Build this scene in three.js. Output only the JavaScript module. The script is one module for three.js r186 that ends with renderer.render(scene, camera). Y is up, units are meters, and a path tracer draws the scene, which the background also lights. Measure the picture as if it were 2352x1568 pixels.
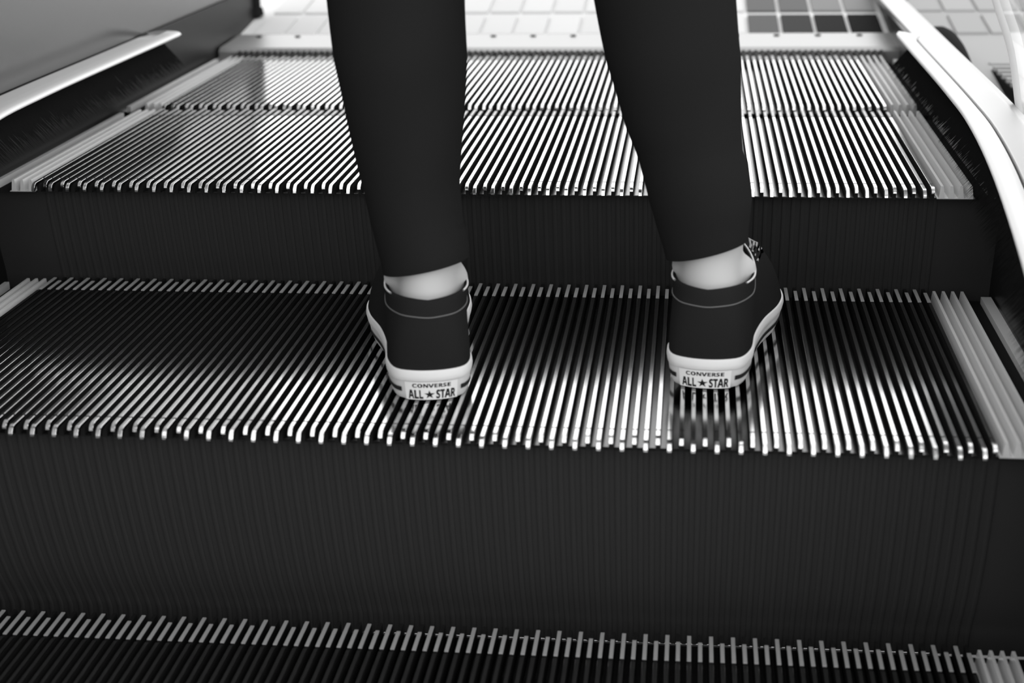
import * as THREE from 'three';
import { mergeGeometries, mergeVertices } from 'three/addons/utils/BufferGeometryUtils.js';
import { MarchingCubes } from 'three/addons/objects/MarchingCubes.js';

// ───────────── camera, sky, exposure ─────────────
const lerp = (a, b, t) => a + (b - a) * t;
const scene = new THREE.Scene();
const camera = new THREE.PerspectiveCamera(24.063, 2352 / 1568, 0.05, 300);
camera.position.set(0.4040, 0.4669, 1.1741);
camera.rotation.order = 'YXZ';
camera.rotation.set(-0.32360, 0.11544, -0.01872);
camera.focus = 1.55;
camera.userData.fStop = 5.4;
scene.add(camera);

const renderer = new THREE.WebGLRenderer({ antialias: true });
renderer.toneMapping = THREE.LinearToneMapping;
renderer.toneMappingExposure = 1.0;
renderer.shadowMap.enabled = true;

{ // bright even haze, a little darker overhead
  const W = 64, H = 64, a = new Float32Array(W * H * 4);
  for (let j = 0; j < H; j++) {
    const el = ((j + 0.5) / H - 0.5) * Math.PI, L = lerp(2.3, 1.35, Math.max(0, Math.sin(el)));
    for (let i = 0; i < W; i++) a.set([L, L, L, 1], (j * W + i) * 4);
  }
  const t = new THREE.DataTexture(a, W, H, THREE.RGBAFormat, THREE.FloatType);
  t.mapping = THREE.EquirectangularReflectionMapping; t.magFilter = THREE.LinearFilter; t.needsUpdate = true;
  scene.background = t; scene.environment = t;
}

// ───────────── helpers ─────────────
let seed = 12345;
const rnd = () => ((seed = (seed * 1664525 + 1013904223) >>> 0) / 4294967296);
const V = (x, y, z) => new THREE.Vector3(x, y, z);
const G = (v) => new THREE.Color().setRGB(v, v, v);
const std = (v, roughness, metalness = 0) => new THREE.MeshStandardMaterial({ color: G(v), roughness, metalness });
const phys = (v, roughness, specularIntensity, extra = {}) => new THREE.MeshPhysicalMaterial({ color: G(v), roughness, specularIntensity, ...extra });
const used = {};
function numbered(name) { const n = used[name] = (used[name] ?? -1) + 1; return n ? name + '_' + String(n).padStart(3, '0') : name; }
function shade(o) { o.castShadow = o.receiveShadow = true; return o; }
function mesh(name, geometry, material, parent) { const m = shade(new THREE.Mesh(geometry, material)); m.name = parent === scene ? numbered(name) : name; parent.add(m); return m; }
function thing(name, label, category, [x, y, z] = [0, 0, 0], group) {
  const o = new THREE.Group(); o.name = numbered(name); o.position.set(x, y, z); o.userData = { label, category };
  if (group) o.userData.group = group;
  scene.add(o); return o;
}
function structure(name, geometry, material) { const m = mesh(name, geometry, material, scene); m.userData = { kind: 'structure' }; return m; }
function box(x0, x1, y0, y1, z0, z1) { const g = new THREE.BoxGeometry(x1 - x0, y1 - y0, z1 - z0); g.translate((x0 + x1) / 2, (y0 + y1) / 2, (z0 + z1) / 2); return g; }
function shapeOf(pts) { const s = new THREE.Shape(); pts.forEach(([a, b], i) => i ? s.lineTo(a, b) : s.moveTo(a, b)); s.closePath(); return s; }
// outline in (x, y), run along z from z0 to z1
function alongZ(pts, z0, z1) { const g = new THREE.ExtrudeGeometry(shapeOf(pts), { depth: z1 - z0, bevelEnabled: false }); g.translate(0, 0, z0); return g; }
// outline in (z, y), run along x from x0 to x1
function alongX(pts, x0, x1, bevel = 0) {
  const g = new THREE.ExtrudeGeometry(shapeOf(pts.map(([z, y]) => [-z, y])), { depth: x1 - x0 - 2 * bevel, bevelEnabled: bevel > 0, bevelSize: bevel, bevelThickness: bevel, bevelSegments: 1, bevelOffset: -bevel });
  g.translate(0, 0, x0 + bevel); g.rotateY(Math.PI / 2); return g;
}
// surface through rows of points; closed round each row when wrap is set
function loft(rows, wrap = true, flip = false, capStart = false, capEnd = false) {
  const n = rows[0].length, pos = [], idx = [];
  for (const r of rows) for (const p of r) pos.push(p.x, p.y, p.z);
  const tri = (a, b, c) => flip ? idx.push(a, c, b) : idx.push(a, b, c);
  for (let j = 0; j + 1 < rows.length; j++) for (let i = 0; i < (wrap ? n : n - 1); i++) {
    const a = j * n + i, b = j * n + (i + 1) % n, c = a + n, d = b + n;
    tri(a, b, c); tri(b, d, c);
  }
  const cap = (j, rev) => {
    const c = V(0, 0, 0); rows[j].forEach((p) => c.add(p)); c.divideScalar(n);
    const k = pos.length / 3; pos.push(c.x, c.y, c.z);
    for (let i = 0; i < n; i++) { const a = j * n + i, b = j * n + (i + 1) % n; rev ? tri(k, b, a) : tri(k, a, b); }
  };
  if (capStart) cap(0, true);
  if (capEnd) cap(rows.length - 1, false);
  const g = new THREE.BufferGeometry();
  g.setAttribute('position', new THREE.Float32BufferAttribute(pos, 3));
  g.setIndex(idx); g.computeVertexNormals();
  return g;
}
const plain = (g) => { const h = g.index ? g.toNonIndexed() : g; for (const k of Object.keys(h.attributes)) if (k !== 'position' && k !== 'normal') h.deleteAttribute(k); return h; };
const join = (list) => mergeGeometries(list.map(plain));
function noiseTexture(size, fn, repeat = [1, 1]) {
  const a = new Uint8Array(size * size * 4);
  for (let j = 0; j < size; j++) for (let i = 0; i < size; i++) { const v = Math.max(0, Math.min(255, Math.round(fn(i, j) * 255))); a.set([v, v, v, 255], (j * size + i) * 4); }
  const t = new THREE.DataTexture(a, size, size); t.magFilter = THREE.LinearFilter; t.minFilter = THREE.LinearFilter;
  t.wrapS = t.wrapT = THREE.RepeatWrapping; t.repeat.set(...repeat); t.needsUpdate = true; return t;
}

// ───────────── materials ─────────────
const M = {
  cap: std(0.9, 0.13, 1),
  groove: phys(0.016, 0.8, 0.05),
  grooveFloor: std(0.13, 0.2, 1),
  riser: phys(0.034, 0.9, 0.03),
  sideStrip: phys(0.68, 0.32, 1),
  demarcation: phys(0.42, 0.28, 1),
  comb: phys(0.02, 0.6, 0.15),
  plate: std(0.44, 0.42, 1),
  skirt: phys(0.012, 0.36, 0.2),
  deflector: std(0.74, 0.6, 1),
  bristle: phys(0.012, 1, 0),
  panel: std(0.17, 0.26, 1),
  deck: std(0.45, 0.34, 1),
  rubber: phys(0.014, 0.8, 0.04),
  cloth: phys(0.019, 1, 0),
  canvas: phys(0.019, 1, 0),
  skin: phys(0.52, 0.6, 0.3),
  hair: phys(0.03, 0.6, 0.3),
  white: phys(0.74, 0.6, 0.3),
  whiteLower: phys(0.6, 0.65, 0.3),
  lace: phys(0.3, 0.8, 0.1),
  seam: phys(0.16, 0.7, 0.2),
  stripe: phys(0.02, 0.6, 0.1),
  piping: phys(0.7, 0.7, 0.2),
  pit: phys(0.02, 1, 0),
  grout: phys(0.72, 0.9, 0.2),
  sidefloor: phys(0.4, 0.9, 0.2),
  ground: phys(0.72, 0.9, 0.2),
  lower: phys(0.22, 0.9, 0.2),
  wall: phys(0.45, 0.9, 0.2),
  glass: new THREE.MeshPhysicalMaterial({ color: 0xffffff, transmission: 1, thickness: 0, roughness: 0.02, ior: 1.5 }),
};

// ───────────── escalator steps ─────────────
const P = 0.0091;                       // distance between cleats
const I0 = -29, I1 = 70;                // cleats between the two side strips
const XL = -0.318, XR = 0.702;          // ends of a step
const TOPW = 0.0034, DEPTH = 0.011;     // width of a cleat, depth of a groove
const REAR = -0.348;                    // front of the pale strip at the back edge

function combProfile(i0, i1, w, top, floor, base) {
  const p = [[(i0 - 0.5) * P, base], [(i0 - 0.5) * P, floor]];
  for (let i = i0; i <= i1; i++) p.push([i * P - w / 2 - 0.0003, floor], [i * P - w / 2, top], [i * P + w / 2, top], [i * P + w / 2 + 0.0003, floor]);
  p.push([(i1 + 0.5) * P, floor], [(i1 + 0.5) * P, base]);
  return p;
}
function ridgeProfile(i0, i1) { // low ridges with sloping flanks
  const p = [[(i0 - 0.5) * P, -0.0122], [(i0 - 0.5) * P, -0.0115]];
  for (let i = i0; i <= i1; i++) p.push([i * P - 0.0028, -0.0115], [i * P - 0.0013, 0.0004], [i * P + 0.0013, 0.0004], [i * P + 0.0028, -0.0115]);
  p.push([(i1 + 0.5) * P, -0.0115], [(i1 + 0.5) * P, -0.0122]); return p;
}
const w2 = TOPW / 2, ch = 0.00015;
const capProfile = [[-w2, -0.001], [w2, -0.001], [w2, -ch], [w2 - ch, 0], [-w2 + ch, 0], [-w2, -ch]];
const geoCap = alongZ(capProfile, REAR, 0);
const nose = (len, drop) => {
  const p = [[0.0022, -0.0025], [0.0022, 0]], r = 0.008;
  for (let k = 0; k <= 7; k++) { const a = k / 7 * Math.PI / 2; p.push([len - r + r * Math.sin(a), -drop + drop * Math.cos(a)]); }
  p.push([len - 0.002, -drop - 0.001], [len - 0.008, -0.0032]);
  return alongX(p, -w2, w2, 0.0002);
};
const geoNoseLong = nose(0.029, 0.0075), geoNoseShort = nose(0.019, 0.0055);
const rear = (len) => alongZ(capProfile, REAR - len, REAR - 0.005);
const geoRearLong = rear(0.046), geoRearShort = rear(0.035);
const geoBody = join([
  alongZ(combProfile(I0, I1, TOPW - 0.0003, -0.001, -DEPTH - 0.001, -0.0125), REAR - 0.05, 0.014),
  box(XL, (I0 - 0.5) * P, -0.0135, -0.0125, REAR - 0.05, 0.014), box((I1 + 0.5) * P, XR, -0.0135, -0.0125, REAR - 0.05, 0.014),
]);
const geoFloor = box((I0 - 0.4) * P, (I1 + 0.4) * P, -DEPTH - 0.001, -DEPTH, REAR - 0.048, 0.012);
const geoSideL = join([alongZ(ridgeProfile(-32, I0 - 1), REAR - 0.04, 0.012), box(XL, XL + 0.005, -0.012, -0.004, REAR - 0.04, 0.010)]);
const geoSideR = join([alongZ(ridgeProfile(I1 + 1, 74), REAR - 0.04, 0.012), box(XR - 0.010, XR, -0.012, -0.005, REAR - 0.04, 0.010)]);
function riserGeometry(h) { // curved back under the nose, ribbed like the tread
  const prof = (y) => { const t = Math.min(1, Math.min(-y, h) / 0.2); return 0.012 - 0.055 * (1 - Math.sqrt(Math.max(0, 1 - (t * 0.95) ** 2))) - 0.03 * t; };
  const ys = []; for (let k = 0; k <= 12; k++) ys.push(-0.012 - (h + 0.012) * k / 12);
  const parts = [loft(ys.map((y) => [V(XL - 0.0075, y, prof(y) - 0.006), V(XR + 0.003, y, prof(y) - 0.006)]), false, true)];
  for (let i = I0; i <= I1; i++) {
    const x = (i + 0.5) * P, w = 0.0019;
    parts.push(loft(ys.map((y) => { const z = prof(y); return [V(x - w, y, z - 0.006), V(x - w, y, z - 0.0045), V(x + w, y, z - 0.0045), V(x + w, y, z - 0.006)]; }), false, true));
  }
  return join(parts);
}
function makeStep(label, y, z, h) {
  const t = thing('escalator_step', label, 'escalator step', [0, y, z], 'escalator steps');
  mesh('tread_body', geoBody, M.groove, t);
  mesh('groove_floor', geoFloor, M.grooveFloor, t);
  mesh('riser', riserGeometry(h), M.riser, t);
  mesh('side_strip', geoSideL, M.sideStrip, t); mesh('side_strip', geoSideR, M.sideStrip, t);
  for (let i = I0; i <= I1; i++) {
    const odd = (i & 1) !== 0;
    for (const [n, g, m] of [['cleat', geoCap, M.cap], ['nose_tooth', odd ? geoNoseLong : geoNoseShort, M.cap], ['rear_tooth', odd ? geoRearLong : geoRearShort, M.demarcation]])
      mesh(n, g, m, t).position.x = i * P;
  }
  return t;
}
makeStep('grooved metal step nearest the comb plate at the top', 0.1115, -0.816, 0.02);
makeStep('grooved metal step directly behind the standing feet, one riser up', 0.1085, -0.391, 0.1085);
makeStep('grooved metal step on which both feet stand', 0, 0, 0.198);
makeStep('lowest grooved metal step, only its pale rear edge in view', -0.198, 0.363, 0.2);

// ───────────── comb plate and landing ─────────────
{
  const t = thing('comb_plate', 'bright metal comb plate with dark teeth and a row of screws', 'comb plate', [0, 0.112, -1.2]);
  mesh('plate', alongX([[-0.034, 0.002], [-0.04, 0.0075], [-0.155, 0.012], [-0.155, -0.02], [-0.034, -0.02]], XL - 0.002, XR + 0.002), M.plate, t);
  const tooth = alongX([[0.03, -0.007], [0.028, -0.003], [-0.036, 0.0035], [-0.036, -0.009]], -0.0026, 0.0026, 0.0004);
  for (let i = I0 - 3; i <= I1 + 4; i++) mesh('comb_tooth', tooth, M.comb, t).position.x = (i + 0.5) * P;
  const screw = new THREE.CylinderGeometry(0.0045, 0.0045, 0.002, 12);
  for (let x = -0.282; x < 0.69; x += 0.0625) mesh('screw', screw, M.rubber, t).position.set(x, 0.0118, -0.133);
}
const RAMP = Math.tan(7.7 * Math.PI / 180), rampY = (z) => 0.125 + (-1.37 - z) * RAMP;
{
  const slab = (x0, x1, z0, z1, dy = 0, th = 0.05) => { // z0 nearer the camera
    const g = box(x0, x1, -th, 0, z1, z0), p = g.attributes.position;
    for (let i = 0; i < p.count; i++) p.setY(i, p.getY(i) + rampY(p.getZ(i)) + dy);
    g.computeVertexNormals(); return g;
  };
  const f = structure('floor', join([slab(XL - 0.004, 0.735, -1.356, -2.2, -0.004), slab(-2.5, XL - 0.004, -1.0, -2.2, -0.004)]), M.grout);
  structure('floor', slab(0.735, 3, -0.9, -2.2, -0.004), M.sidefloor);
  const tone = (x, row) => { // paver tones; the dark blurred reflection on the right is painted in
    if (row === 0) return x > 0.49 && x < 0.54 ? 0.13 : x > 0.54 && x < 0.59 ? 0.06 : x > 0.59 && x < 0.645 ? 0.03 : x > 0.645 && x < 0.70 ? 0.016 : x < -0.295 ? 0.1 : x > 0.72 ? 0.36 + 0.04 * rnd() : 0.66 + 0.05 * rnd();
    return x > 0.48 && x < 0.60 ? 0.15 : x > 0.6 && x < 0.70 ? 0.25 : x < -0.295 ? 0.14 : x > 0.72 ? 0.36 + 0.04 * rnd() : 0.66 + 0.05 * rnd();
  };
  const cache = {};
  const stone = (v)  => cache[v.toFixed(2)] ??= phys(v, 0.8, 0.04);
  const rows = [[-1.361, -1.468], [-1.494, -1.604], [-1.63, -1.74]];
  const px = 0.0525;
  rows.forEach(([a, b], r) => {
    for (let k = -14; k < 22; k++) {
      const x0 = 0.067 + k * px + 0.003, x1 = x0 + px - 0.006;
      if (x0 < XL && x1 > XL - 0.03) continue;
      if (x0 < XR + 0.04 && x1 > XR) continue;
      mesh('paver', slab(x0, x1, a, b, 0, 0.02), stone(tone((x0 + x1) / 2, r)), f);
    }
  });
  structure('ground', box(-40, 40, 0.02, rampY(-2.2), -60, -2.2), M.ground);
}

// ───────────── side skirts, deflectors, balustrades ─────────────
// height of the deflector's edge along the run: level at the landing, falling with the steps
const pathPts = [[-1.9, 0], [-0.9, 0], [-0.5, 0], [-0.38, -0.003], [-0.25, -0.018], [-0.12, -0.048], [0, -0.088], [0.15, -0.155], [0.4, -0.285], [0.9, -0.56], [1.5, -0.89]];
const pathCurve = new THREE.CatmullRomCurve3(pathPts.map(([z, y]) => V(0, y, z)));
const pathSamples = pathCurve.getPoints(160);
const pathY = (z) => { for (let i = 0; i + 1 < pathSamples.length; i++) { const a = pathSamples[i], b = pathSamples[i + 1]; if (z <= b.z) return lerp(a.y, b.y, Math.max(0, (z - a.z) / (b.z - a.z))); } return pathSamples.at(-1).y; };
function sweep(profile, z0, z1, n, flip, follow = 0) { // profile in (x, y) carried along the path
  const rows = [];
  for (let k = 0; k <= n; k++) { const z = lerp(z0, z1, k / n), y = pathY(z - follow); rows.push(profile.map(([px, py, keep]) => V(px, py + (keep ? 0 : y), z))); }
  return loft(rows, true, flip, true, true);
}
function balustradeSide(side) {
  const right = side > 0;
  const skirtX = right ? [0.704, 0.71] : [-0.33, -0.324];
  const sk = thing('escalator_skirt', right ? 'black skirt panel along the right ends of the steps' : 'black skirt panel along the left ends of the steps', 'skirt panel');
  mesh('panel', sweep([[skirtX[0], -0.5], [skirtX[1], -0.5], [skirtX[1], right ? 0.158 : 0.182], [skirtX[0], right ? 0.158 : 0.182]], right ? -1.62 : -1.46, 1.3, 80, !right, right ? 0 : 0.07), M.skirt, sk);
  // deflector: aluminium holder with a row of black bristles under it
  const d = thing('skirt_deflector', right ? 'bright metal brush guard curving down along the right skirt' : 'bright metal brush guard along the left skirt', 'brush guard');
  const prof = right
    ? [[0.706, 0.150], [0.672, 0.170], [0.665, 0.1735], [0.6635, 0.1775], [0.6655, 0.1805], [0.672, 0.1795], [0.6895, 0.1685], [0.690, 0.155], [0.703, 0.150]]
    : [[-0.328, 0.160], [-0.279, 0.181], [-0.272, 0.1835], [-0.2695, 0.1855], [-0.2715, 0.188], [-0.275, 0.189], [-0.289, 0.190], [-0.2905, 0.183], [-0.328, 0.182]];
  const end = right ? -0.945 : -0.90, shift = right ? 0 : 0.07;
  mesh('holder', sweep(prof, end, 1.3, 90, right, shift), M.deflector, d);
  { // rounded end cap
    const rows = [], n = 8, cx = right ? 0.706 : -0.328, cy = right ? 0.160 : 0.18;
    for (let k = 0; k <= n; k++) { const a = k / n * Math.PI / 2, s = Math.max(0.02, Math.cos(a)), zz = end - 0.035 * Math.sin(a); rows.push(prof.map(([x, y]) => V(cx + (x - cx) * s, cy + (y - cy) * (0.4 + 0.6 * s), zz))); }
    mesh('end_cap', loft(rows, true, !right, false, true), M.deflector, d);
  }
  const blades = [], tipX = right ? 0.655 : -0.263;
  for (let z = end + 0.01; z < 1.2; z += 0.0005) {
    const rx = right ? 0.684 : -0.292, ry = (right ? 0.166 : 0.177) + pathY(z - shift);
    const l = 0.75 + 0.35 * rnd(), dz = (rnd() - 0.5) * 0.012;
    const tx = lerp(rx, tipX, l), ty = ry - 0.032 * l, w = 0.0007;
    blades.push(ry, rx, tx, ty, z, dz, w);
  }
  const pos = [], nIdx = [];
  for (let k = 0; k < blades.length; k += 7) {
    const [ry, rx, tx, ty, z, dz, w] = blades.slice(k, k + 7), b = pos.length / 3;
    pos.push(rx, ry, z - w, rx, ry, z + w, rx, ry + 0.002, z, tx, ty, z + dz);
    nIdx.push(b, b + 1, b + 3, b + 1, b + 2, b + 3, b + 2, b, b + 3);
  }
  const bg = new THREE.BufferGeometry(); bg.setAttribute('position', new THREE.Float32BufferAttribute(pos, 3)); bg.setIndex(nIdx); bg.computeVertexNormals();
  mesh('bristles', bg, M.bristle, d).userData = { kind: 'stuff' };

  if (right) {
    const dk = thing('inner_deck', 'pale metal deck strip outside the right brush guard', 'deck strip');
    mesh('deck', sweep([[0.7115, 0.10], [0.7115, 0.160], [0.6922, 0.160], [0.6922, 0.168], [0.694, 0.1692], [0.715, 0.174], [0.7255, 0.172], [0.728, 0.10]], -1.62, 1.3, 80, true), M.deck, dk);
    const gl = thing('glass_balustrade', 'clear glass balustrade above the right deck strip', 'balustrade');
    const edge = [[-0.455, 0.155], [-0.53, 0.214], [-0.64, 0.254], [-0.80, 0.315], [-0.97, 0.42], [-1.08, 0.56], [-1.13, 0.72], [-1.12, 0.86], [-1.05, 0.95]], outline = [];
    for (let k = 0; k <= 20; k++) { const z = lerp(1.3, -0.44, k / 20); outline.push([z, pathY(z) + 0.168]); }
    outline.push(...edge);
    for (let k = 0; k <= 20; k++) { const z = lerp(-0.9, 1.3, k / 20); outline.push([z, pathY(z) + 0.955]); }
    mesh('glass_pane', alongX(outline, 0.730, 0.740), M.glass, gl);
    mesh('edge_profile', new THREE.TubeGeometry(new THREE.CatmullRomCurve3(edge.map(([z, y]) => V(0.735, y, z))), 50, 0.0085, 12), M.grout, gl);
    mesh('handrail', sweep([[0.705, 0.95], [0.765, 0.95], [0.775, 0.965], [0.765, 0.985], [0.705, 0.985], [0.695, 0.965]], -1.1, 1.3, 40, true), M.rubber, gl);
  } else {
    const bp = thing('balustrade_panel', 'grey satin metal balustrade panel above the left brush guard', 'balustrade');
    mesh('panel', sweep([[-0.345, -0.3], [-0.331, -0.3], [-0.331, 0.95], [-0.345, 0.95]], -1.46, 1.3, 60, false, 0.07), M.panel, bp);
    mesh('handrail', sweep([[-0.378, 0.95], [-0.318, 0.95], [-0.308, 0.965], [-0.318, 0.985], [-0.378, 0.985], [-0.388, 0.965]], -1.46, 1.3, 40, false, 0.07), M.rubber, bp);
  }
}
balustradeSide(1); balustradeSide(-1);
structure('floor', box(-0.6, 1.0, -1.35, -1.3, -2.0, 1.6), M.pit);
structure('ground', box(-40, 40, -3.1, -3, -2.2, 40), M.lower);

{ // things beyond the glass and at the end of the left panel
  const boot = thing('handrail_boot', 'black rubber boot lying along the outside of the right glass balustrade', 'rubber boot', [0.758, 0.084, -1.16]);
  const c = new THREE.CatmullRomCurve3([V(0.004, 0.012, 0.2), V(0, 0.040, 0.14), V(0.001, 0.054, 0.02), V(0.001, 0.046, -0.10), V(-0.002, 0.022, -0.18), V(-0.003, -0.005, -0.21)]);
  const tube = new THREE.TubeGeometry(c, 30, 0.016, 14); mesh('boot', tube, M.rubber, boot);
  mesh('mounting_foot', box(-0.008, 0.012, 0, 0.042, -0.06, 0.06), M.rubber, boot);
  const gr = thing('reflection_ribs', 'reflection of the treads, added as dark grate in the pale floor beyond the right glass', 'ribs', [0.862, 0.092, -1.09]);  // no real floor part: added to draw the treads reflected in the glass
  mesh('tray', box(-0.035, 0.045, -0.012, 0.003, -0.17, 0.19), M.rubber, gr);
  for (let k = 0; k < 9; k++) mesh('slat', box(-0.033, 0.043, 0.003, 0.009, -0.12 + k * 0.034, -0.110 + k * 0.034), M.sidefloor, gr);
  const lb = thing('handrail_boot', 'black rubber boot at the end of the left grey panel, beside the bright floor', 'rubber boot', [-0.331, rampY(-1.478) - 0.004, -1.478]);
  const lc = new THREE.CatmullRomCurve3([V(0, 0, 0), V(0, 0.03, -0.002), V(0, 0.07, 0.004), V(0, 0.12, 0.012)]);
  mesh('boot', new THREE.TubeGeometry(lc, 20, 0.0145, 16), M.rubber, lb);
  mesh('collar', new THREE.CylinderGeometry(0.018, 0.02, 0.012, 20).translate(0, 0.01, 0), M.rubber, lb);
}

// ───────────── the person ─────────────
const person = thing('person', 'person in black cropped trousers and black low canvas sneakers standing with back to the camera', 'person', [0.30, 0, -0.13]);
const OX = 0.30, OZ = -0.13;
const inner = (g) => { g.translate(-OX, 0, -OZ); return g; };

const feet = [
  { heel: V(0.1945, 0.0005, -0.0505), turn: 11, out: -1, ankle: V(0.1845, 0.10, -0.112) },
  { heel: V(0.4185, 0.0005, -0.0915), turn: -6, out: 1, ankle: V(0.4215, 0.10, -0.152) },
];

// continuous skin from smooth-joined tapered capsules
function field(caps, k) {
  return (x, y, z) => {
    let d = 1e3;
    for (const c of caps) {
      const [a, b, ra, rb, sx = 1, sz = 1] = c;
      const bx = b.x - a.x, by = b.y - a.y, bz = b.z - a.z, px = x - a.x, py = y - a.y, pz = z - a.z;
      const t = Math.max(0, Math.min(1, (px * bx + py * by + pz * bz) / (bx * bx + by * by + bz * bz + 1e-12)));
      const ex = (px - t * bx) / sx, ey = py - t * by, ez = (pz - t * bz) / sz, e = Math.sqrt(ex * ex + ey * ey + ez * ez) - (ra + (rb - ra) * t);
      const h = Math.max(0, Math.min(1, 0.5 + 0.5 * (d - e) / k)); d = d + (e - d) * h - k * h * (1 - h);
    }
    return d;
  };
}
function skinMesh(caps, k, min, size, res) {
  const mc = new MarchingCubes(res, M.skin, false, false, 60000);
  mc.isolation = 0; const f = field(caps, k);
  for (let kk = 0; kk < res; kk++) for (let j = 0; j < res; j++) for (let i = 0; i < res; i++) {
    const u = (n) => ((n - res / 2) / (res / 2) + 1) / 2 * size;
    mc.field[i + j * res + kk * res * res] = -f(min.x + u(i), min.y + u(j), min.z + u(kk));
  }
  mc.update();
  const n = mc.count, pos = mc.positionArray.slice(0, n * 3), nor = mc.normalArray.slice(0, n * 3);
  for (let i = 0; i < n; i++) { pos[i * 3] = min.x + (pos[i * 3] + 1) / 2 * size; pos[i * 3 + 1] = min.y + (pos[i * 3 + 1] + 1) / 2 * size; pos[i * 3 + 2] = min.z + (pos[i * 3 + 2] + 1) / 2 * size; }
  const g = new THREE.BufferGeometry();
  g.setAttribute('position', new THREE.BufferAttribute(pos, 3)); g.setAttribute('normal', new THREE.BufferAttribute(nor, 3));
  return g;
}
const knees = [V(0.160, 0.47, -0.135), V(0.358, 0.47, -0.17)], hips = [V(0.135, 0.87, -0.15), V(0.29, 0.87, -0.165)];
const mid = V(0.212, 0.93, -0.155);
{
  const low = [], all = [];
  feet.forEach((f, s) => {
    const th = f.turn * Math.PI / 180, fw = V(-Math.sin(th), 0, -Math.cos(th)), rt = V(Math.cos(th), 0, -Math.sin(th));
    const at = (a, l, y) => f.heel.clone().addScaledVector(fw, a).addScaledVector(rt, l).setY(y);
    const hem = V(s ? 0.411 : 0.173, 0.165, s ? -0.156 : -0.113), calf = V(s ? 0.385 : 0.167, 0.31, s ? -0.158 : -0.114);
    low[s] = [
      [at(0.036, 0, 0.05), at(0.042, 0, 0.075), 0.025, 0.020],                  // heel and tendon
      [at(0.042, 0, 0.075), V(hem.x, 0.165, hem.z + 0.012), 0.018, 0.016],
      [V(f.ankle.x, 0.075, f.ankle.z), V(f.ankle.x, 0.13, f.ankle.z), 0.027, 0.025],
      [V(f.ankle.x, 0.12, f.ankle.z), hem, 0.025, 0.025], [hem, calf, 0.025, 0.036],
      [at(0.07, 0.021, 0.083), at(0.07, 0.023, 0.085), 0.0125, 0.0125], [at(0.066, -0.021, 0.088), at(0.066, -0.023, 0.09), 0.0125, 0.0125], // ankle bones
      [at(0.07, 0, 0.06), at(0.165, 0, 0.042), 0.03, 0.018], [at(0.165, 0, 0.042), at(0.225, 0, 0.04), 0.02, 0.01],
    ];
    all.push([hem, calf, 0.022, 0.034], [calf, knees[s], 0.036, 0.042], [knees[s], hips[s], 0.05, 0.07]);
  });
  const chest = V(0.212, 1.32, -0.15), neck = V(0.212, 1.47, -0.155), head = V(0.212, 1.60, -0.175);
  all.push([mid, V(0.212, 1.05, -0.15), 0.09, 0.085, 1.25, 0.95], [V(0.212, 1.05, -0.15), chest, 0.09, 0.10, 1.3, 0.9], [chest, neck, 0.07, 0.048], [neck, V(0.212, 1.53, -0.16), 0.047, 0.047],
    [head, V(0.212, 1.62, -0.15), 0.072, 0.078], [V(0.212, 1.545, -0.215), head, 0.045, 0.06], [V(0.212, 1.59, -0.262), V(0.212, 1.61, -0.25), 0.010, 0.006],
    [V(0.135, 1.585, -0.165), V(0.135, 1.61, -0.165), 0.012, 0.013], [V(0.289, 1.585, -0.165), V(0.289, 1.61, -0.165), 0.012, 0.013]);
  for (const s of [-1, 1]) {
    const sh = V(0.212 + s * 0.165, 1.39, -0.15), el = V(0.212 + s * 0.235, 1.12, -0.10), wr = V(0.212 + s * 0.175, 0.96, -0.235);
    all.push([V(0.212 + s * 0.06, 1.39, -0.15), sh, 0.055, 0.052], [sh, el, 0.045, 0.036], [el, wr, 0.035, 0.027], [wr, V(0.212 + s * 0.15, 0.90, -0.245), 0.027, 0.022]);
  }
  const body = join([skinMesh(all, 0.02, V(-0.65, -0.02, -1.02), 1.74, 132),
    ...feet.map((f, s) => skinMesh(low[s], 0.012, V(f.ankle.x - 0.17, 0.015, f.ankle.z - 0.24), 0.34, 96))]);
  // the fine ankles replace the coarse ones below mid calf
  const p = body.attributes.position, nCoarse = p.count; void nCoarse;
  mesh('body', inner(body), M.skin, person);
}
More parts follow.
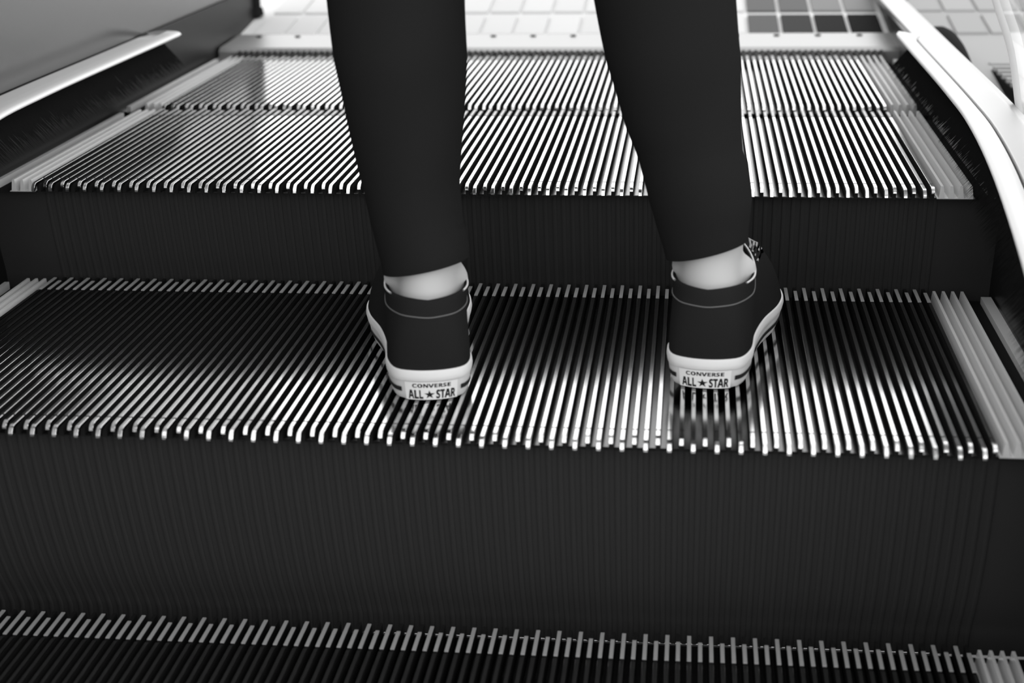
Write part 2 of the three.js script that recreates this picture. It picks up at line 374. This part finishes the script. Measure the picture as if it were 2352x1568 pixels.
{ // trousers: each leg measured round, joined at the hips, open at the cropped hems
  const legs = [
    { z: -0.115, tilt: 0.20, cut: 0.099, rows: [[0.099, 0.1465, 0.2195], [0.110, 0.1445, 0.219], [0.139, 0.1375, 0.2145], [0.169, 0.132, 0.213], [0.224, 0.122, 0.218], [0.274, 0.114, 0.222], [0.32, 0.111, 0.221], [0.40, 0.103, 0.219], [0.48, 0.094, 0.222], [0.6, 0.078, 0.226], [0.72, 0.058, 0.230], [0.84, 0.046, 0.232], [0.92, 0.058, 0.215]] },
    { z: -0.1545, tilt: 0.26, cut: 0.105, rows: [[0.105, 0.384, 0.4535], [0.116, 0.3805, 0.4535], [0.149, 0.369, 0.4555], [0.165, 0.3645, 0.453], [0.179, 0.361, 0.4515], [0.190, 0.3575, 0.447], [0.213, 0.348, 0.4445], [0.267, 0.332, 0.443], [0.313, 0.323, 0.438], [0.40, 0.305, 0.427], [0.48, 0.292, 0.418], [0.6, 0.262, 0.406], [0.72, 0.225, 0.392], [0.84, 0.195, 0.378], [0.92, 0.2, 0.365]] },
  ];
  const parts = [];
  for (const { z, tilt, cut, rows } of legs) {
    const ring = (y, a, b, off = 0, k = 0) => {
      const r = [], cx = (a + b) / 2, rx = (b - a) / 2 - off, rz = rx * 1.1 + 0.003, n = 48, slant = Math.max(0, 1 - (y - cut) / 0.05);
      for (let i = 0; i < n; i++) {
        const t = i / n * Math.PI * 2, fold = 1 + 0.012 * Math.sin(3 * t + y * 60) * Math.min(1, Math.max(0, (y - 0.13) * 20));
        const x = cx + rx * Math.cos(t) * (1 + (fold - 1) * 0.4);
        r.push(V(x, y + slant * tilt * (x - cx) + slant * 0.004 * Math.sin(t) + k, z + rz * Math.sin(t) * fold));
      }
      return r;
    };
    const fine = [];
    for (let i = 0; i + 1 < rows.length; i++) { const n = Math.max(1, Math.round((rows[i + 1][0] - rows[i][0]) / 0.012)); for (let k = 0; k < n; k++) { const t = k / n; fine.push(rows[i].map((v, c) => lerp(v, rows[i + 1][c], t))); } }
    fine.push(rows.at(-1));
    const list = fine.map(([y, a, b]) => ring(y, a, b));
    const [y0, a0, b0] = rows[0];
    parts.push(loft([ring(y0, a0, b0, 0.0035, 0.03), ring(y0, a0, b0, 0.0028, 0.001), ring(y0, a0, b0, 0.0012, -0.0006), ...list], true, true, false, true));
  }
  const waist = [[0.80, 0.02, 0.01], [0.84, 0.13, 0.10], [0.90, 0.165, 0.115], [0.98, 0.15, 0.105], [1.03, 0.135, 0.1]].map(([y, rx, rz]) => Array.from({ length: 48 }, (_, i) => V(0.212 + rx * Math.cos(i / 24 * Math.PI), y, -0.155 + rz * Math.sin(i / 24 * Math.PI))));
  parts.push(loft(waist, true, true, true, true));
  mesh('trousers', inner(join(parts)), M.cloth, person);
  // jacket and hair, above the frame
  const tors = [[0.94, 0.16, 0.125], [1.05, 0.15, 0.12], [1.2, 0.165, 0.125], [1.34, 0.185, 0.12], [1.42, 0.16, 0.10], [1.47, 0.075, 0.07], [1.5, 0.066, 0.064]].map(([y, rx, rz]) => Array.from({ length: 40 }, (_, i) => V(0.212 + rx * Math.cos(i / 20 * Math.PI), y, -0.153 + rz * Math.sin(i / 20 * Math.PI))));
  const jac = [loft(tors, true, true, true, true)];
  for (const s of [-1, 1]) {
    const c = new THREE.CatmullRomCurve3([V(0.212 + s * 0.15, 1.39, -0.15), V(0.212 + s * 0.2, 1.28, -0.135), V(0.212 + s * 0.235, 1.12, -0.10), V(0.212 + s * 0.19, 0.97, -0.22), V(0.212 + s * 0.14, 0.90, -0.235)]);
    jac.push(new THREE.TubeGeometry(c, 24, 0.056, 16));
  }
  mesh('jacket', inner(join(jac)), M.cloth, person);
  const hair = new THREE.SphereGeometry(0.1, 32, 20, 0, Math.PI * 2, 0, Math.PI * 0.62); hair.scale(0.93, 1.12, 1.0); hair.rotateX(0.42); hair.translate(0.212, 1.612, -0.146);
  mesh('hair', inner(hair), M.hair, person);
}

// ───────────── shoes ─────────────
function labelTexture() {
  const c = document.createElement('canvas'); c.width = 768; c.height = 320;
  const x = c.getContext('2d');
  x.fillStyle = '#dedede'; x.fillRect(0, 0, 768, 320);
  x.fillStyle = '#141414'; x.textAlign = 'center'; x.textBaseline = 'middle';
  const fit = (text, cx, cy, w, h, font) => { x.save(); x.font = 'bold ' + font + 'px sans-serif'; const m = x.measureText(text).width; x.translate(cx, cy); x.scale(w / m, h / (font * 0.72)); x.lineWidth = font * 0.05; x.strokeStyle = '#141414'; x.strokeText(text, 0, 0); x.fillText(text, 0, 0); x.restore(); };
  fit('CONVERSE', 384, 66, 560, 66, 100);
  fit('ALL', 150, 224, 218, 150, 160); fit('STAR', 590, 224, 290, 150, 160);
  x.beginPath();
  for (let k = 0; k < 10; k++) { const r = k % 2 ? 32 : 80, a = -Math.PI / 2 + k * Math.PI / 5; k ? x.lineTo(352 + r * Math.cos(a), 228 + r * Math.sin(a)) : x.moveTo(352 + r * Math.cos(a), 228 + r * Math.sin(a)); }
  x.closePath(); x.fill();
  const t = new THREE.CanvasTexture(c); t.colorSpace = THREE.SRGBColorSpace; return t;
}
const labelMat = new THREE.MeshPhysicalMaterial({ map: labelTexture(), roughness: 0.6, specularIntensity: 0.3 });
function makeShoe(f) {
  const o = f.out, shoe = new THREE.Group(); shoe.name = 'shoe'; person.add(shoe);
  shoe.position.set(f.heel.x - OX, f.heel.y, f.heel.z - OZ); shoe.rotation.y = f.turn * Math.PI / 180;
  shoe.userData.label = o < 0 ? 'black low canvas sneaker turned outwards on the left foot' : 'black low canvas sneaker on the right foot, set slightly further back';
  // outline of the sole: distance from the heel, distance outwards
  const key = [[0, 0], [0.0025, 0.016], [0.010, 0.0285], [0.033, 0.0355], [0.075, 0.036], [0.12, 0.041], [0.165, 0.051], [0.20, 0.052], [0.235, 0.042], [0.258, 0.022], [0.266, -0.004], [0.256, -0.028], [0.23, -0.041], [0.195, -0.044], [0.15, -0.037], [0.11, -0.031], [0.075, -0.031], [0.033, -0.035], [0.010, -0.0285], [0.0025, -0.016]];
  const curve = new THREE.CatmullRomCurve3(key.map(([s, w]) => V(w, 0, s)), true), N = 120;
  const base = curve.getSpacedPoints(N).slice(0, N);        // x = outwards, z = forwards
  const centre = V(0.002, 0, 0.125);
  const ringAt = (y, grow, taper = 1) => base.map((p) => { const d = V(p.x - centre.x, 0, (p.z - centre.z) * 0.35).normalize(); return V(o * ((p.x * taper) + d.x * grow), y, -(p.z + d.z * grow)); });
  const flip = o < 0;
  const S = (name, g, m) => mesh(name, g, m, shoe);
  // lower sole wall, upper rim standing a little proud, dark stripe between
  S('sole', loft([ringAt(0, -0.003, 0.93), ringAt(0.0008, -0.0016, 0.94), ringAt(0.006, 0, 0.955), ringAt(0.0165, 0.0002, 0.985), ringAt(0.0172, -0.0006, 0.985)], true, !flip, true, true), M.whiteLower);
  S('sole_rim', loft([ringAt(0.0166, -0.001, 0.985), ringAt(0.0172, 0.0012, 0.985), ringAt(0.0215, 0.0014, 1), ringAt(0.0255, 0.0008, 1), ringAt(0.0264, 0.0001, 1), ringAt(0.0262, -0.0018, 1)], true, !flip, false, true), M.white);
  { // stripe all round except behind the heel label
    const a = ringAt(0.0076, 0.0008, 0.960), b = ringAt(0.0114, 0.0008, 0.971), half = 0.0245, pick = [];
    let len = 0; const per = []; for (let i = 0; i < N; i++) { per.push(len); len += base[i].distanceTo(base[(i + 1) % N]); }
    for (let i = 0; i < N; i++) if (per[i] > half && per[i] < len - half) pick.push(i);
    S('sole_stripe', loft([pick.map((i) => a[i]), pick.map((i) => b[i])], false, !flip), M.stripe);
    // label round the back of the heel
    const pts = curve.getSpacedPoints(1200), L = curve.getLength(), M2 = 24, w = 0.0225, pos = [], uv = [], idx = [];
    for (let k = 0; k <= M2; k++) {
      const arc = lerp(-w, w, k / M2), p = pts[Math.round(((arc * o / L) + 1) % 1 * 1200) % 1200];
      for (const [y, tp, vv] of [[0.0012, 0.945, 0], [0.0168, 0.986, 1]]) {
        const d = V(p.x - centre.x, 0, (p.z - centre.z) * 0.35).normalize(), gr = 0.0013 - (vv ? 0 : 0.0006);
        pos.push(o * (p.x * tp + d.x * gr), y, -(p.z + d.z * gr)); uv.push(k / M2, vv);
      }
      if (k < M2) { const b0 = k * 2; idx.push(b0, b0 + 2, b0 + 1, b0 + 1, b0 + 2, b0 + 3); }
    }
    const g = new THREE.BufferGeometry(); g.setAttribute('position', new THREE.Float32BufferAttribute(pos, 3)); g.setAttribute('uv', new THREE.Float32BufferAttribute(uv, 2)); g.setIndex(idx); g.computeVertexNormals();
    S('heel_label', g, labelMat).userData.label = 'white rubber heel label with black lettering and a star';
  }
  // canvas upper from the rim of the sole to the collar
  const angle = base.map((p) => Math.atan2(p.x, p.z - 0.062));
  const collar = base.map((p, i) => {
    const a = angle[i], fwd = Math.cos(a), sd = Math.sin(a);
    const y = 0.079 + (fwd > 0 ? 0.024 * fwd ** 1.6 : 0.004 * fwd * fwd) + 0.004 * Math.abs(sd);
    return V(o * (0.035 * sd), y, -(0.060 + (fwd > 0 ? 0.056 : 0.0545) * fwd));
  });
  const foot = ringAt(0.0255, -0.0008);
  const rowsU = [];
  for (let k = 0; k <= 14; k++) {
    const t = k / 14;
    rowsU.push(foot.map((p, i) => {
      const c = collar[i], fw = Math.max(0, Math.cos(angle[i]));
      const m = V(lerp(p.x, c.x, 0.05 + 0.18 * fw), lerp(p.y, c.y, 0.52 + 0.26 * fw), lerp(p.z, c.z, 0.02 + 0.33 * fw));
      if (fw < 0.01) m.z += 0.004 * Math.max(0, -Math.cos(angle[i]));
      const u = 1 - t; return V(u * u * p.x + 2 * u * t * m.x + t * t * c.x, u * u * p.y + 2 * u * t * m.y + t * t * c.y, u * u * p.z + 2 * u * t * m.z + t * t * c.z);
    }));
  }
  const grow = (q, dy, k) => q.map((p) => V(p.x * k, p.y + dy, -0.060 + (p.z + 0.060) * k));
  const top = rowsU.at(-1);
  S('upper', loft([...rowsU, grow(top, 0.0016, 0.97), grow(top, 0.001, 0.92), grow(top, -0.012, 0.9), grow(top, -0.03, 0.9)], true, !flip), M.canvas);
  const tube = (pts, r, closed, n = 90) => new THREE.TubeGeometry(new THREE.CatmullRomCurve3(pts, closed), n, r, 6, closed);
  const rim = grow(top, 0.0012, 1.0), sidePiping = (k) => rim.filter((_, i) => k * Math.sin(angle[i]) > 0.4 && Math.cos(angle[i]) > -0.55).sort((a, b) => b.z - a.z);
  for (const k of [-1, 1]) S('collar_piping', tube(sidePiping(k), 0.0008, false, 40), M.piping);
  // second seam line below the collar
  S('collar_seam', tube(grow(rowsU[11], 0, 1.004).filter((_, i) => i % 3 === 0), 0.0005, true, 120), M.seam);
  const laces = [];
  for (let k = 0; k < 5; k++) {
    const t = 0.90 - k * 0.085, r = rowsU[Math.round(t * 14)], q = r.filter((_, i) => Math.abs(angle[i]) < 0.62).sort((a, b) => a.x - b.x).map((p) => V(p.x, p.y + 0.0018, p.z));
    laces.push(tube(q, 0.0011, false, 24));
  }
  S('laces', join(laces), M.lace);
}
feet.forEach(makeShoe);

renderer.render(scene, camera);
